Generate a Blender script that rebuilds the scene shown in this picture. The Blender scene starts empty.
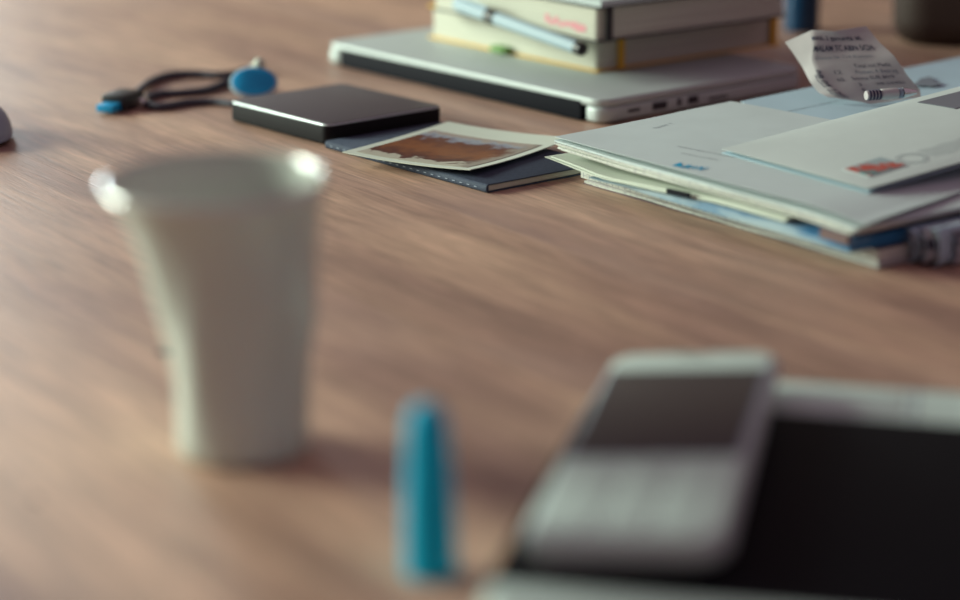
import bpy, bmesh, math, random
from mathutils import Vector, Matrix, noise
random.seed(7)
S = bpy.context.scene
COL = S.collection
T = 0.75                                   # height of the table top
# ---------------------------------------------------------------- camera
LENS, PITCH, H = 85.0, math.radians(16.1), 0.296
cd = bpy.data.cameras.new('camera'); cam = bpy.data.objects.new('camera', cd); COL.objects.link(cam)
cam.location = (0, 0, T + H); cam.rotation_euler = (math.pi/2 - PITCH, 0, 0)
cd.lens = LENS; cd.sensor_width = 36; cd.clip_start = 0.01
cd.dof.use_dof = True; cd.dof.focus_distance = 1.31; cd.dof.aperture_fstop = 3.1
S.camera = cam
# ---------------------------------------------------------------- world, lights, exposure
w = bpy.data.worlds.new('room_ambience'); S.world = w; w.use_nodes = True
w.node_tree.nodes['Background'].inputs[0].default_value = (0.40, 0.27, 0.33, 1)
w.node_tree.nodes['Background'].inputs[1].default_value = 0.42
def area(name, loc, target, sx, sy, power, col):
    l = bpy.data.lights.new(name, 'AREA'); l.shape = 'RECTANGLE'; l.size = sx; l.size_y = sy
    l.energy = power; l.color = col
    o = bpy.data.objects.new(name, l); COL.objects.link(o); o.location = loc
    o.rotation_euler = (Vector(target) - Vector(loc)).to_track_quat('-Z', 'Y').to_euler()
    return o
area('daylight_left_window', (-2.74, 2.0, T+0.92), (0, 1.5, T+0.3), 1.5, 1.15, 132, (0.88, 1.0, 0.84))
area('daylight_back_window', (-1.22, 3.93, T+0.85), (-1.1, 0, T+0.4), 0.46, 1.2, 15, (0.82, 0.96, 1.0))
S.view_settings.view_transform = 'Standard'; S.view_settings.look = 'None'
S.view_settings.gamma = 1; S.view_settings.use_curve_mapping = False
S.view_settings.exposure = 0.33
# ---------------------------------------------------------------- helpers
FP = LENS/36*960
RV = Vector((1, 0, 0)); FV = Vector((0, math.cos(PITCH), -math.sin(PITCH))); UV = Vector((0, math.sin(PITCH), math.cos(PITCH)))
CP = Vector((0, 0, T + H))
def ray(px, py): return RV*((px-480)/FP) + FV + UV*((300-py)/FP)
def at(px, py, z=0.0):                      # point at height z above the table seen at a place in the photo
    d = ray(px, py); return CP + d*((T + z - CP.z)/d.z)
def height_for(p, py):                      # height above p at which a vertical edge meets a row of the photo
    lo, hi = 0.0, .3
    for _ in range(40):
        m = (lo+hi)/2; d = p+Vector((0, 0, m))-CP; y = 300-d.dot(UV)/d.dot(FV)*FP
        if y > py: lo = m
        else: hi = m
    return lo
def at_plane(px, py, p0, n):
    d = ray(px, py); return CP + d*((p0 - CP).dot(n)/d.dot(n))
def link(name, me, mat=None, parent=None):
    o = bpy.data.objects.new(name, me); COL.objects.link(o)
    if mat is not None and not me.materials: me.materials.append(mat)
    if parent is not None: o.parent = parent
    return o
def tag(o, label=None, cat=None, group=None, kind=None):
    if label: o['label'] = label
    if cat: o['category'] = cat
    if group: o['group'] = group
    if kind: o['kind'] = kind
    return o
def thing(name, loc, rz, label, cat, group=None):
    o = bpy.data.objects.new(name, None); COL.objects.link(o); o.empty_display_size = 0.02
    o.location = loc; o.rotation_euler = (0, 0, rz)
    return tag(o, label, cat, group)
def mesh(bm, name, smooth=True, ang=35):
    me = bpy.data.meshes.new(name); bmesh.ops.recalc_face_normals(bm, faces=bm.faces[:]); bm.to_mesh(me); bm.free()
    if smooth:
        me.polygons.foreach_set('use_smooth', [True]*len(me.polygons))
        me.set_sharp_from_angle(angle=math.radians(ang))
    return me
def box(bm, x0, x1, y0, y1, z0, z1, bev=0.0, seg=2):
    r = bmesh.ops.create_cube(bm, size=1.0)
    vs = r['verts']
    for v in vs:
        v.co = Vector((x0+(v.co.x+.5)*(x1-x0), y0+(v.co.y+.5)*(y1-y0), z0+(v.co.z+.5)*(z1-z0)))
    if bev > 0:
        es = list({e for v in vs for e in v.link_edges})
        bmesh.ops.bevel(bm, geom=es, offset=bev, segments=seg, affect='EDGES', profile=.5)
    return bm
def boxmesh(name, *a, **k):
    bm = bmesh.new(); box(bm, *a, **k); return mesh(bm, name)
def rounded(bm, x0, x1, y0, y1, z0, z1, r, bev=0.0, n=8, bseg=3):
    """plate with rounded plan corners, optional rounded top and bottom rims"""
    pts = []
    for cx, cy, a0 in ((x1-r, y1-r, 0), (x0+r, y1-r, 90), (x0+r, y0+r, 180), (x1-r, y0+r, 270)):
        for i in range(n+1):
            a = math.radians(a0 + 90*i/n); pts.append((cx, cy, math.cos(a), math.sin(a)))
    prof = [(0, z0), (0, z1)]
    if bev > 0:
        prof = [(-bev*(1-math.sin(math.pi/2*k/bseg)), z0+bev*(1-math.cos(math.pi/2*k/bseg))) for k in range(bseg+1)]
        prof += [(-bev*(1-math.cos(math.pi/2*k/bseg)), z1-bev*(1-math.sin(math.pi/2*k/bseg))) for k in range(bseg+1)]
    rings = []
    for off, z in prof:
        rings.append([bm.verts.new((cx+(r+off)*ca, cy+(r+off)*sa, z)) for cx, cy, ca, sa in pts])
    m = len(pts)
    for a, b in zip(rings, rings[1:]):
        for i in range(m): bm.faces.new((a[i], a[(i+1) % m], b[(i+1) % m], b[i]))
    bm.faces.new(rings[0][::-1]); bm.faces.new(rings[-1])
    return bm
def lathe(bm, prof, n=48, cx=0, cy=0):
    rings = []
    for r, z in prof:
        if r < 1e-7: rings.append([bm.verts.new((cx, cy, z))])
        else: rings.append([bm.verts.new((cx+r*math.cos(2*math.pi*i/n), cy+r*math.sin(2*math.pi*i/n), z)) for i in range(n)])
    for a, b in zip(rings, rings[1:]):
        for i in range(n):
            j = (i+1) % n
            q = [a[i % len(a)], a[j % len(a)], b[j % len(b)], b[i % len(b)]]
            u = []
            for v in q:
                if v not in u: u.append(v)
            if len(u) > 2: bm.faces.new(u)
    return bm
def tube(bm, pts, r, n=10, sub=6):
    P = [Vector(p) for p in pts]; path = []
    Q = [P[0]*2-P[1]] + P + [P[-1]*2-P[-2]]
    for i in range(1, len(Q)-2):
        for k in range(sub):
            t = k/sub; a, b, c, d = Q[i-1], Q[i], Q[i+1], Q[i+2]
            path.append(0.5*((2*b)+(c-a)*t+(2*a-5*b+4*c-d)*t*t+(3*b-3*c+d-a)*t**3))
    path.append(P[-1]); rings = []
    for i, p in enumerate(path):
        d = (path[min(i+1, len(path)-1)]-path[max(i-1, 0)]).normalized()
        s = d.cross(Vector((0, 0, 1)))
        if s.length < 1e-4: s = Vector((1, 0, 0))
        s.normalize(); u = s.cross(d).normalized()
        rings.append([bm.verts.new(p+(s*math.cos(2*math.pi*k/n)+u*math.sin(2*math.pi*k/n))*r) for k in range(n)])
    for a, b in zip(rings, rings[1:]):
        for k in range(n): bm.faces.new((a[k], a[(k+1) % n], b[(k+1) % n], b[k]))
    bm.faces.new(rings[0][::-1]); bm.faces.new(rings[-1])
    return bm
def cyl(bm, p0, p1, prof, n=24):
    """lathe along p0-p1; prof = [(t 0..1, radius)]"""
    p0 = Vector(p0); p1 = Vector(p1); d = p1-p0; L = d.length; q = d.to_track_quat('Z', 'Y').to_matrix()
    b2 = bmesh.new(); pr = [(0, prof[0][0]*L)] + [(r, t*L) for t, r in prof] + [(0, prof[-1][0]*L)]
    lathe(b2, pr, n)
    for v in b2.verts: v.co = p0 + q @ v.co
    me = bpy.data.meshes.new('tmp'); b2.to_mesh(me); b2.free(); bm.from_mesh(me); bpy.data.meshes.remove(me)
    return bm
def sheetmesh(name, fn, nu, nv, th=0.00025):
    """thin sheet with thickness from fn(u,v)->Vector"""
    bm = bmesh.new(); g = [[Vector(fn(i/nu, j/nv)) for j in range(nv+1)] for i in range(nu+1)]
    def nrm(i, j):
        a = g[min(i+1, nu)][j]-g[max(i-1, 0)][j]; b = g[i][min(j+1, nv)]-g[i][max(j-1, 0)]
        return a.cross(b).normalized()
    top = [[bm.verts.new(g[i][j]+nrm(i, j)*th/2) for j in range(nv+1)] for i in range(nu+1)]
    bot = [[bm.verts.new(g[i][j]-nrm(i, j)*th/2) for j in range(nv+1)] for i in range(nu+1)]
    for i in range(nu):
        for j in range(nv):
            bm.faces.new((top[i][j], top[i+1][j], top[i+1][j+1], top[i][j+1]))
            bm.faces.new((bot[i][j], bot[i][j+1], bot[i+1][j+1], bot[i+1][j]))
    for i in range(nu):
        bm.faces.new((top[i][0], bot[i][0], bot[i+1][0], top[i+1][0])); bm.faces.new((top[i][nv], top[i+1][nv], bot[i+1][nv], bot[i][nv]))
    for j in range(nv):
        bm.faces.new((top[0][j], top[0][j+1], bot[0][j+1], bot[0][j])); bm.faces.new((top[nu][j], bot[nu][j], bot[nu][j+1], top[nu][j+1]))
    return mesh(bm, name, ang=50)
def frame3(A, B, C):
    """A front corner, B along +x, C roughly along +y: returns lengths and rotation"""
    u = B-A; v = C-A; a = math.atan2(u.y, u.x); b = math.atan2(v.y, v.x)-math.pi/2
    d = (b-a+math.pi) % (2*math.pi)-math.pi
    return u.xy.length*math.cos(d/2), v.xy.length*math.cos(d/2), a+d/2
# ---------------------------------------------------------------- materials
class NT:
    def __init__(s, m): s.t = m.node_tree; s.n = s.t.nodes
    def a(s, typ, **k):
        n = s.n.new(typ)
        for x, y in k.items(): setattr(n, x, y)
        return n
    def l(s, a, b): s.t.links.new(a, b)
def pbsdf(name, col, rough=0.5, metal=0.0, spec=0.5, var=0.0, vscale=30, bump=0.0, bscale=200, coat=0.0, coatr=.1, sheen=0, trans=0, sss=0):
    m = bpy.data.materials.new(name); m.use_nodes = True; t = NT(m); b = t.n['Principled BSDF']
    b.inputs['Base Color'].default_value = (*col, 1); b.inputs['Roughness'].default_value = rough; b.inputs['Metallic'].default_value = metal
    b.inputs['Specular IOR Level'].default_value = spec; b.inputs['Coat Weight'].default_value = coat; b.inputs['Coat Roughness'].default_value = coatr
    b.inputs['Transmission Weight'].default_value = trans
    if sss:
        b.inputs['Subsurface Weight'].default_value = sss; b.inputs['Subsurface Radius'].default_value = (1, .9, .8); b.inputs['Subsurface Scale'].default_value = .006
    tc = t.a('ShaderNodeTexCoord')
    nz = t.a('ShaderNodeTexNoise'); nz.inputs['Scale'].default_value = vscale; nz.inputs['Detail'].default_value = 4
    t.l(tc.outputs['Object'], nz.inputs['Vector'])
    rp = t.a('ShaderNodeMapRange'); rp.inputs[1].default_value = .3; rp.inputs[2].default_value = .7; rp.inputs[3].default_value = 1-var; rp.inputs[4].default_value = 1+var
    t.l(nz.outputs['Fac'], rp.inputs[0])
    mx = t.a('ShaderNodeMix', data_type='RGBA', blend_type='MULTIPLY'); mx.inputs[0].default_value = 1
    mx.inputs[6].default_value = (*col, 1); t.l(rp.outputs[0], mx.inputs[7]); t.l(mx.outputs[2], b.inputs['Base Color'])
    if bump:
        n2 = t.a('ShaderNodeTexNoise'); n2.inputs['Scale'].default_value = bscale; n2.inputs['Detail'].default_value = 3; t.l(tc.outputs['Object'], n2.inputs['Vector'])
        bp = t.a('ShaderNodeBump'); bp.inputs['Strength'].default_value = bump; bp.inputs['Distance'].default_value = .001
        t.l(n2.outputs['Fac'], bp.inputs['Height']); t.l(bp.outputs[0], b.inputs['Normal'])
    return m
def wood():
    m = bpy.data.materials.new('worn_wood'); m.use_nodes = True; t = NT(m); b = t.n['Principled BSDF']
    tc = t.a('ShaderNodeTexCoord'); oi = t.a('ShaderNodeObjectInfo')
    off = t.a('ShaderNodeVectorMath', operation='SCALE'); off.inputs[3].default_value = 13.0
    cb = t.a('ShaderNodeCombineXYZ'); t.l(oi.outputs['Random'], cb.inputs[0]); t.l(oi.outputs['Random'], cb.inputs[1]); t.l(oi.outputs['Random'], cb.inputs[2])
    t.l(cb.outputs[0], off.inputs[0])
    ad = t.a('ShaderNodeVectorMath', operation='ADD'); t.l(tc.outputs['Object'], ad.inputs[0]); t.l(off.outputs[0], ad.inputs[1])
    def nz(sx, sy, det, rgh=.55, dist=0):
        mp = t.a('ShaderNodeMapping'); mp.inputs['Scale'].default_value = (sx, sy, sy); t.l(ad.outputs[0], mp.inputs[0])
        n = t.a('ShaderNodeTexNoise'); n.inputs['Scale'].default_value = 1; n.inputs['Detail'].default_value = det; n.inputs['Roughness'].default_value = rgh
        n.inputs['Distortion'].default_value = dist; t.l(mp.outputs[0], n.inputs['Vector']); return n
    big = nz(3.2, 17, 3, .5, .6); med = nz(7, 90, 5, .6, .3); fine = nz(22, 480, 5, .7)
    r1 = t.a('ShaderNodeValToRGB'); e = r1.color_ramp.elements
    e[0].position = .33; e[0].color = (.37, .215, .165, 1); e[1].position = .68; e[1].color = (.66, .42, .295, 1)
    x = e.new(.5); x.color = (.50, .305, .22, 1)
    t.l(big.outputs['Fac'], r1.inputs[0])
    def mul(prev, n, lo, hi, p0=.3, p1=.7):
        mr = t.a('ShaderNodeMapRange'); mr.inputs[1].default_value = p0; mr.inputs[2].default_value = p1; mr.inputs[3].default_value = lo; mr.inputs[4].default_value = hi
        t.l(n, mr.inputs[0]); mx = t.a('ShaderNodeMix', data_type='RGBA', blend_type='MULTIPLY'); mx.inputs[0].default_value = 1
        t.l(prev, mx.inputs[6]); t.l(mr.outputs[0], mx.inputs[7]); return mx.outputs[2]
    c = mul(r1.outputs[0], med.outputs['Fac'], .76, 1.2); c = mul(c, fine.outputs['Fac'], .55, 1.25)
    c = mul(c, oi.outputs['Random'], .93, 1.06, 0, 1)
    # dry worn patches, greyer
    wn = nz(2.2, 5, 4, .6, .4); wr = t.a('ShaderNodeMapRange'); wr.inputs[1].default_value = .48; wr.inputs[2].default_value = .72; wr.inputs[4].default_value = .55; t.l(wn.outputs['Fac'], wr.inputs[0])
    g = t.a('ShaderNodeMix', data_type='RGBA'); t.l(wr.outputs[0], g.inputs[0]); t.l(c, g.inputs[6]); g.inputs[7].default_value = (.40, .27, .235, 1)
    t.l(g.outputs[2], b.inputs['Base Color'])
    rr = t.a('ShaderNodeMapRange'); rr.inputs[3].default_value = .36; rr.inputs[4].default_value = .6; t.l(fine.outputs['Fac'], rr.inputs[0]); t.l(rr.outputs[0], b.inputs['Roughness'])
    bp = t.a('ShaderNodeBump'); bp.inputs['Strength'].default_value = .5; bp.inputs['Distance'].default_value = .0006; t.l(fine.outputs['Fac'], bp.inputs['Height']); t.l(bp.outputs[0], b.inputs['Normal'])
    return m
def edges_mat(name, col, dark, scale=900, axis='Z'):
    """page edges: thin layered lines"""
    m = bpy.data.materials.new(name); m.use_nodes = True; t = NT(m); b = t.n['Principled BSDF']; b.inputs['Roughness'].default_value = .8
    tc = t.a('ShaderNodeTexCoord'); mp = t.a('ShaderNodeMapping'); mp.inputs['Scale'].default_value = (6, 6, scale); t.l(tc.outputs['Object'], mp.inputs[0])
    n = t.a('ShaderNodeTexNoise'); n.inputs['Scale'].default_value = 1; n.inputs['Detail'].default_value = 3; t.l(mp.outputs[0], n.inputs['Vector'])
    r = t.a('ShaderNodeValToRGB'); r.color_ramp.elements[0].position = .35; r.color_ramp.elements[0].color = (*dark, 1); r.color_ramp.elements[1].position = .6; r.color_ramp.elements[1].color = (*col, 1)
    t.l(n.outputs['Fac'], r.inputs[0]); t.l(r.outputs[0], b.inputs['Base Color']); return m
M = {}
M['wood'] = wood()
M['paper'] = pbsdf('white_paper', (.56, .64, .64), .7, spec=.25, var=.03, bump=.08, bscale=90)
M['paper_blue'] = pbsdf('bluish_paper', (.42, .56, .64), .7, spec=.25, var=.03)
M['paper_green'] = pbsdf('cream_green_paper', (.60, .65, .56), .7, spec=.25, var=.03)
M['envelope'] = pbsdf('envelope_paper', (.53, .585, .57), .75, spec=.2, var=.03, bump=.1, bscale=120)
M['receipt'] = pbsdf('receipt_paper', (.46, .43, .43), .6, spec=.3, var=.05, vscale=60, bump=.2, bscale=60)
M['leather'] = pbsdf('dark_leather', (.035, .02, .016), .6, spec=.3, var=.1, bump=.2)
M['ink'] = pbsdf('dark_ink', (.08, .08, .12), .8, spec=.1)
M['ink_soft'] = pbsdf('grey_ink', (.20, .22, .26), .8, spec=.1)
M['ink_blue'] = pbsdf('blue_ink', (.02, .33, .55), .7, spec=.1)
M['black'] = pbsdf('black_plastic', (.012, .012, .014), .4, spec=.5)
M['black_gloss'] = pbsdf('black_panel', (.006, .006, .008), .6, spec=.06)
M['alu'] = pbsdf('aluminium', (.50, .56, .55), .5, metal=.2, spec=.5, var=.02)
M['hinge_black'] = pbsdf('hinge_black', (.008, .009, .014), .7, spec=.1)
M['alu_dark'] = pbsdf('dark_port', (.03, .03, .035), .5)
M['rim'] = pbsdf('satin_rim', (.50, .55, .56), .45, metal=.6)
M['silver'] = pbsdf('silver', (.85, .88, .85), .2, metal=1)
M['yellow'] = pbsdf('yellow_cover', (.70, .40, .03), .6, var=.05)
M['navy'] = pbsdf('navy_card_cover', (.045, .06, .095), .75, spec=.3, var=.12, vscale=400, bump=.3, bscale=900)
M['cream'] = edges_mat('page_edges', (.60, .61, .51), (.45, .44, .37), 1500)
M['white_edge'] = edges_mat('white_page_edges', (.66, .66, .60), (.40, .38, .37), 1200)
M['hdd_top'] = pbsdf('grey_lid', (.085, .075, .09), .4, metal=.2, var=.05)
M['hdd_black'] = pbsdf('drive_black', (.008, .007, .009), .6, spec=.15)
M['cup'] = pbsdf('white_porcelain', (.58, .63, .57), .25, spec=.5, var=.02, vscale=10, sss=.08)
M['cup_lip'] = pbsdf('glazed_lip', (.66, .68, .62), .12, spec=1.0, coat=1, coatr=.05)
M['teal'] = pbsdf('teal_plastic', (.0, .46, .70), .5, spec=.2, var=.04, vscale=60)
M['blue'] = pbsdf('blue_plastic', (.0, .34, .68), .45, spec=.5)
M['blue_dark'] = pbsdf('blue_glazed', (.004, .045, .11), .3)
M['cord'] = pbsdf('grey_rubber', (.055, .055, .075), .55)
M['white_plastic'] = pbsdf('white_plastic', (.52, .62, .585), .4, spec=.4, var=.02)
M['grey_plastic'] = pbsdf('grey_plastic', (.30, .36, .45), .45)
M['screen'] = pbsdf('dark_glass_screen', (.032, .025, .029), .35, spec=.35)
M['green'] = pbsdf('green_tab', (.12, .28, .06), .6)
M['pink'] = pbsdf('pink_marker_ink', (.74, .30, .34), .7)
M['penblue'] = pbsdf('pale_blue_plastic', (.36, .48, .54), .5, spec=.35)
M['brown'] = pbsdf('brown_paper', (.16, .10, .10), .8)
M['darkwood'] = pbsdf('dark_wood', (.05, .03, .022), .5, var=.2, vscale=20)
M['wall'] = pbsdf('wall_plaster', (.30, .22, .19), .9, var=.05, vscale=3)
M['floor'] = pbsdf('floor_boards', (.12, .08, .06), .6, var=.15, vscale=4)
M['frame'] = pbsdf('painted_window_frame', (.6, .6, .58), .5)
M['window_film'] = pbsdf('envelope_window', (.17, .18, .22), .3, spec=.5)
def newsprint(name, base, dark, sc=160, blue=None, lo=.45, hi=.56):
    m = bpy.data.materials.new(name); m.use_nodes = True; t = NT(m); b = t.n['Principled BSDF']; b.inputs['Roughness'].default_value = .75
    tc = t.a('ShaderNodeTexCoord'); mp = t.a('ShaderNodeMapping'); mp.inputs['Scale'].default_value = (sc, sc*.6, sc*2.5); t.l(tc.outputs['Object'], mp.inputs[0])
    n = t.a('ShaderNodeTexNoise'); n.inputs['Scale'].default_value = 1; n.inputs['Detail'].default_value = 5; t.l(mp.outputs[0], n.inputs['Vector'])
    r = t.a('ShaderNodeValToRGB'); r.color_ramp.elements[0].position = lo; r.color_ramp.elements[0].color = (*dark, 1); r.color_ramp.elements[1].position = hi; r.color_ramp.elements[1].color = (*base, 1)
    t.l(n.outputs['Fac'], r.inputs[0]); t.l(r.outputs[0], b.inputs['Base Color']); return m
M['news'] = newsprint('newsprint', (.52, .54, .56), (.04, .04, .07), 60)
M['bluemag'] = newsprint('blue_magazine_print', (.36, .48, .54), (.02, .15, .32), 22, lo=.42, hi=.62)
M['checked'] = newsprint('edge_print', (.60, .62, .56), (.40, .40, .40), 500, lo=.35, hi=.5)
def snapshot():
    """the picture on the instant photo: pale ground, rust-brown dark mass, bluish sky"""
    m = bpy.data.materials.new('instant_picture'); m.use_nodes = True; t = NT(m); b = t.n['Principled BSDF']; b.inputs['Roughness'].default_value = .45; b.inputs['Specular IOR Level'].default_value = .25
    tc = t.a('ShaderNodeTexCoord'); sp = t.a('ShaderNodeSeparateXYZ'); t.l(tc.outputs['Generated'], sp.inputs[0])
    n = t.a('ShaderNodeTexNoise'); n.inputs['Scale'].default_value = 7; n.inputs['Detail'].default_value = 4; t.l(tc.outputs['Generated'], n.inputs['Vector'])
    def mth(op, a, bb):
        q = t.a('ShaderNodeMath', operation=op)
        for i, v in enumerate((a, bb)):
            if isinstance(v, (int, float)): q.inputs[i].default_value = v
            else: t.l(v, q.inputs[i])
        return q.outputs[0]
    wob = mth('MULTIPLY', mth('SUBTRACT', n.outputs['Fac'], .5), .55)
    yy = mth('ADD', sp.outputs['X'], wob); xx = mth('ADD', sp.outputs['Y'], mth('MULTIPLY', wob, .6))
    r = t.a('ShaderNodeValToRGB'); r.color_ramp.interpolation = 'EASE'; e = r.color_ramp.elements
    e[0].position = .12; e[0].color = (.46, .44, .36, 1); e[1].position = .16; e[1].color = (.075, .014, .007, 1)
    for p, c in ((.45, (.21, .065, .015, 1)), (.74, (.12, .03, .012, 1)), (.82, (.22, .22, .27, 1)), (.90, (.30, .33, .38, 1)), (.95, (.36, .30, .26, 1))):
        q = e.new(p); q.color = c
    t.l(yy, r.inputs[0])
    r2 = t.a('ShaderNodeValToRGB'); r2.color_ramp.elements[0].position = .06; r2.color_ramp.elements[1].position = .14; t.l(xx, r2.inputs[0])
    mx = t.a('ShaderNodeMix', data_type='RGBA'); t.l(r2.outputs[0], mx.inputs[0]); mx.inputs[6].default_value = (.28, .24, .20, 1); t.l(r.outputs[0], mx.inputs[7])
    t.l(mx.outputs[2], b.inputs['Base Color']); return m
M['snap'] = snapshot()
_f = {}
def text(s, size, name, mat, parent, loc, rz=0, mirror=False, rot=None, bold=0, shear=0, proj=None):
    c = bpy.data.curves.new('t', 'FONT'); c.body = s; c.size = size; c.fill_mode = 'FRONT'; c.offset = bold; c.shear = shear; c.resolution_u = 2
    o = bpy.data.objects.new('t', c); COL.objects.link(o)
    dg = bpy.context.evaluated_depsgraph_get(); me = bpy.data.meshes.new_from_object(o.evaluated_get(dg))
    bpy.data.objects.remove(o); bpy.data.curves.remove(c)
    me.materials.clear()
    if proj:
        for v in me.vertices: v.co = proj(v.co)
    r = link(name, me, mat, parent)
    if not proj: r.location = loc; r.rotation_euler = rot if rot else (0, 0, rz)
    return r
# ================================================================ SETTING
def struct(name, me, mat): o = link(name, me, mat); o['kind'] = 'structure'; return o
struct('floor', boxmesh('floor', -2.92, 3.0, -1.6, 4.12, -.1, 0), M['floor'])
def wall_hole(name, axis, c, a0, a1, h0, h1, z1=2.6, t=.12):
    """wall with one opening; axis 'x': wall lies at x=c and runs in y"""
    bm = bmesh.new(); lo, hi = ((-1.6, 4.12) if axis == 'x' else (-2.8, 3.0))
    for p0, p1, q0, q1 in ((lo, a0, 0, z1), (a1, hi, 0, z1), (a0, a1, 0, h0), (a0, a1, h1, z1)):
        if axis == 'x': box(bm, c-t, c, p0, p1, q0, q1)
        else: box(bm, p0, p1, c, c+t, q0, q1)
    return struct(name, mesh(bm, name, False), M['wall'])
def window(n, axis, c, a0, a1, h0, h1):
    bm = bmesh.new(); f = .05
    am = (a0+a1)/2
    for p0, p1, q0, q1 in ((a0, a0+f, h0, h1), (a1-f, a1, h0, h1), (a0, a1, h0, h0+f), (a0, a1, h1-f, h1), (am-.02, am+.02, h0, h1)):
        if axis == 'x': box(bm, c-.08, c-.03, p0, p1, q0, q1)
        else: box(bm, p0, p1, c+.03, c+.08, q0, q1)
    struct(n, mesh(bm, n, False), M['frame'])
wall_hole('wall_left', 'x', -2.8, 1.2, 2.8, T+.28, T+1.56)
wall_hole('wall_back', 'y', 4.0, -1.47, -.97, T+.25, T+1.45)
window('window_1', 'x', -2.8, 1.2, 2.8, T+.28, T+1.56)
window('window_2', 'y', 4.0, -1.47, -.97, T+.25, T+1.45)
# ================================================================ TABLE
GR = math.atan2(-1.45, 1.0)                 # direction the boards run
tb = thing('table', (0, 1.3, 0), GR, 'large table of brown worn wooden boards carrying everything', 'table')
PW, PL, NPK = .135, 2.5, 11
pm = boxmesh('plank', -PL/2, PL/2, -PW/2+.0001, PW/2-.0001, -.035, 0)
for i in range(NPK):
    p = link('plank', pm, M['wood'], tb); p.location = (0, (i-(NPK-1)/2)*PW, T)
lm = boxmesh('leg', -.04, .04, -.04, .04, 0, T-.1351, bev=.003)
for sx in (-1, 1):
    for sy in (-1, 1):
        p = link('leg', lm, M['darkwood'], tb); p.location = (sx*1.1, sy*.6, 0)
for sy in (-1, 1):
    link('apron', boxmesh('apron', -1.1, 1.1, sy*.6-.015, sy*.6+.015, T-.135, T-.0352), M['darkwood'], tb)
for sx in (-1, 1):
    link('apron', boxmesh('apron', sx*1.1-.015, sx*1.1+.015, -.584, .584, T-.135, T-.0352), M['darkwood'], tb)
for (kx, ky, kr) in ((164, 353, .0055), (36, 500, .003)):
    kp = at(kx, ky, 0); bm = bmesh.new(); n = 20
    for lay in (0, 1): pass
    ring_ = [(kr*(1+.15*math.sin(3*a))*math.cos(a), .6*kr*(1+.1*math.sin(5*a))*math.sin(a)) for a in [2*math.pi*k/n for k in range(n)]]
    b_ = [bm.verts.new((x, y, -.004)) for x, y in ring_]; t_ = [bm.verts.new((x*.98, y*.98, .0002)) for x, y in ring_]
    for k in range(n): bm.faces.new((b_[k], b_[(k+1) % n], t_[(k+1) % n], t_[k]))
    bm.faces.new(t_); bm.faces.new(b_[::-1]); o = link('knot', mesh(bm, 'knot'), M['darkwood'], tb)
    o.location = Matrix.Rotation(-GR, 4, 'Z') @ (kp-Vector((0, 1.3, 0)))
# ================================================================ CUP (bottom-left), crumpled
def cup():
    pc = at(243, 448, .0); 
    t = thing('crumpled_cup', pc, 0, 'white crumpled beaker cup standing alone on the wood at left', 'cup')
    Hc = height_for(pc, 181); rt = .0412; top = at(214, 181, Hc); ox = top.x-pc.x; oy = top.y-pc.y
    # (height fraction, radius, centre shift fraction)
    prof = [(0, .0222, 0), (.01, .0246, 0), (.03, .0252, 0), (.12, .0252, 0), (.25, .0252, 0), (.38, .0262, .0), (.5, .0280, .05), (.6, .0298, .14), (.74, .0324, .31), (.85, .0356, .52), (.93, .0383, .75), (.975, rt-.0005, .93), (1.0, rt, 1.0)]
    n = 72
    def ring(h, r, s, inset):
        out = []
        for k in range(n):
            a = 2*math.pi*k/n
            dz = h*(1-h)*4
            cr = .0011*dz*(math.sin(3*a+5*h)+.7*math.sin(7*a-9*h+1)+.6*abs(math.sin(5*a+11*h)))
            rr = r+cr-inset
            out.append(Vector((ox*s+rr*math.cos(a), oy*s*.6+rr*math.sin(a), h*Hc + .0015*h*math.sin(a+.5))))
        return out
    bm = bmesh.new(); rings = [ring(h, r, s, 0) for h, r, s in prof]
    rings.append([v+Vector((0, 0, .0007)) for v in ring(1, rt-.0009, 1, 0)])
    rings += [ring(h, r, s, .0018) for h, r, s in prof[::-1] if h > .02]
    R = [[bm.verts.new(v) for v in r] for r in rings]
    for a, b in zip(R, R[1:]):
        for k in range(n): bm.faces.new((a[k], a[(k+1) % n], b[(k+1) % n], b[k]))
    bm.faces.new(R[0][::-1]); bm.faces.new(R[-1])
    link('cup_body', mesh(bm, 'cup_body', ang=60), M['cup'], t)
    # rolled lip
    bm = bmesh.new(); q = ring(1, rt, 1, .0006)
    m = 8; rr = .0017; RR = []
    c0 = Vector((ox, oy*.6, 0))
    for k in range(n):
        d = Vector((q[k].x-c0.x, q[k].y-c0.y, 0)).normalized()
        RR.append([bm.verts.new(q[k]+d*rr*math.cos(2*math.pi*j/m)+Vector((0, 0, rr*math.sin(2*math.pi*j/m)))) for j in range(m)])
    for k in range(n):
        for j in range(m): bm.faces.new((RR[k][j], RR[(k+1) % n][j], RR[(k+1) % n][(j+1) % m], RR[k][(j+1) % m]))
    link('rim', mesh(bm, 'rim'), M['cup_lip'], t)
cup()
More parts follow.
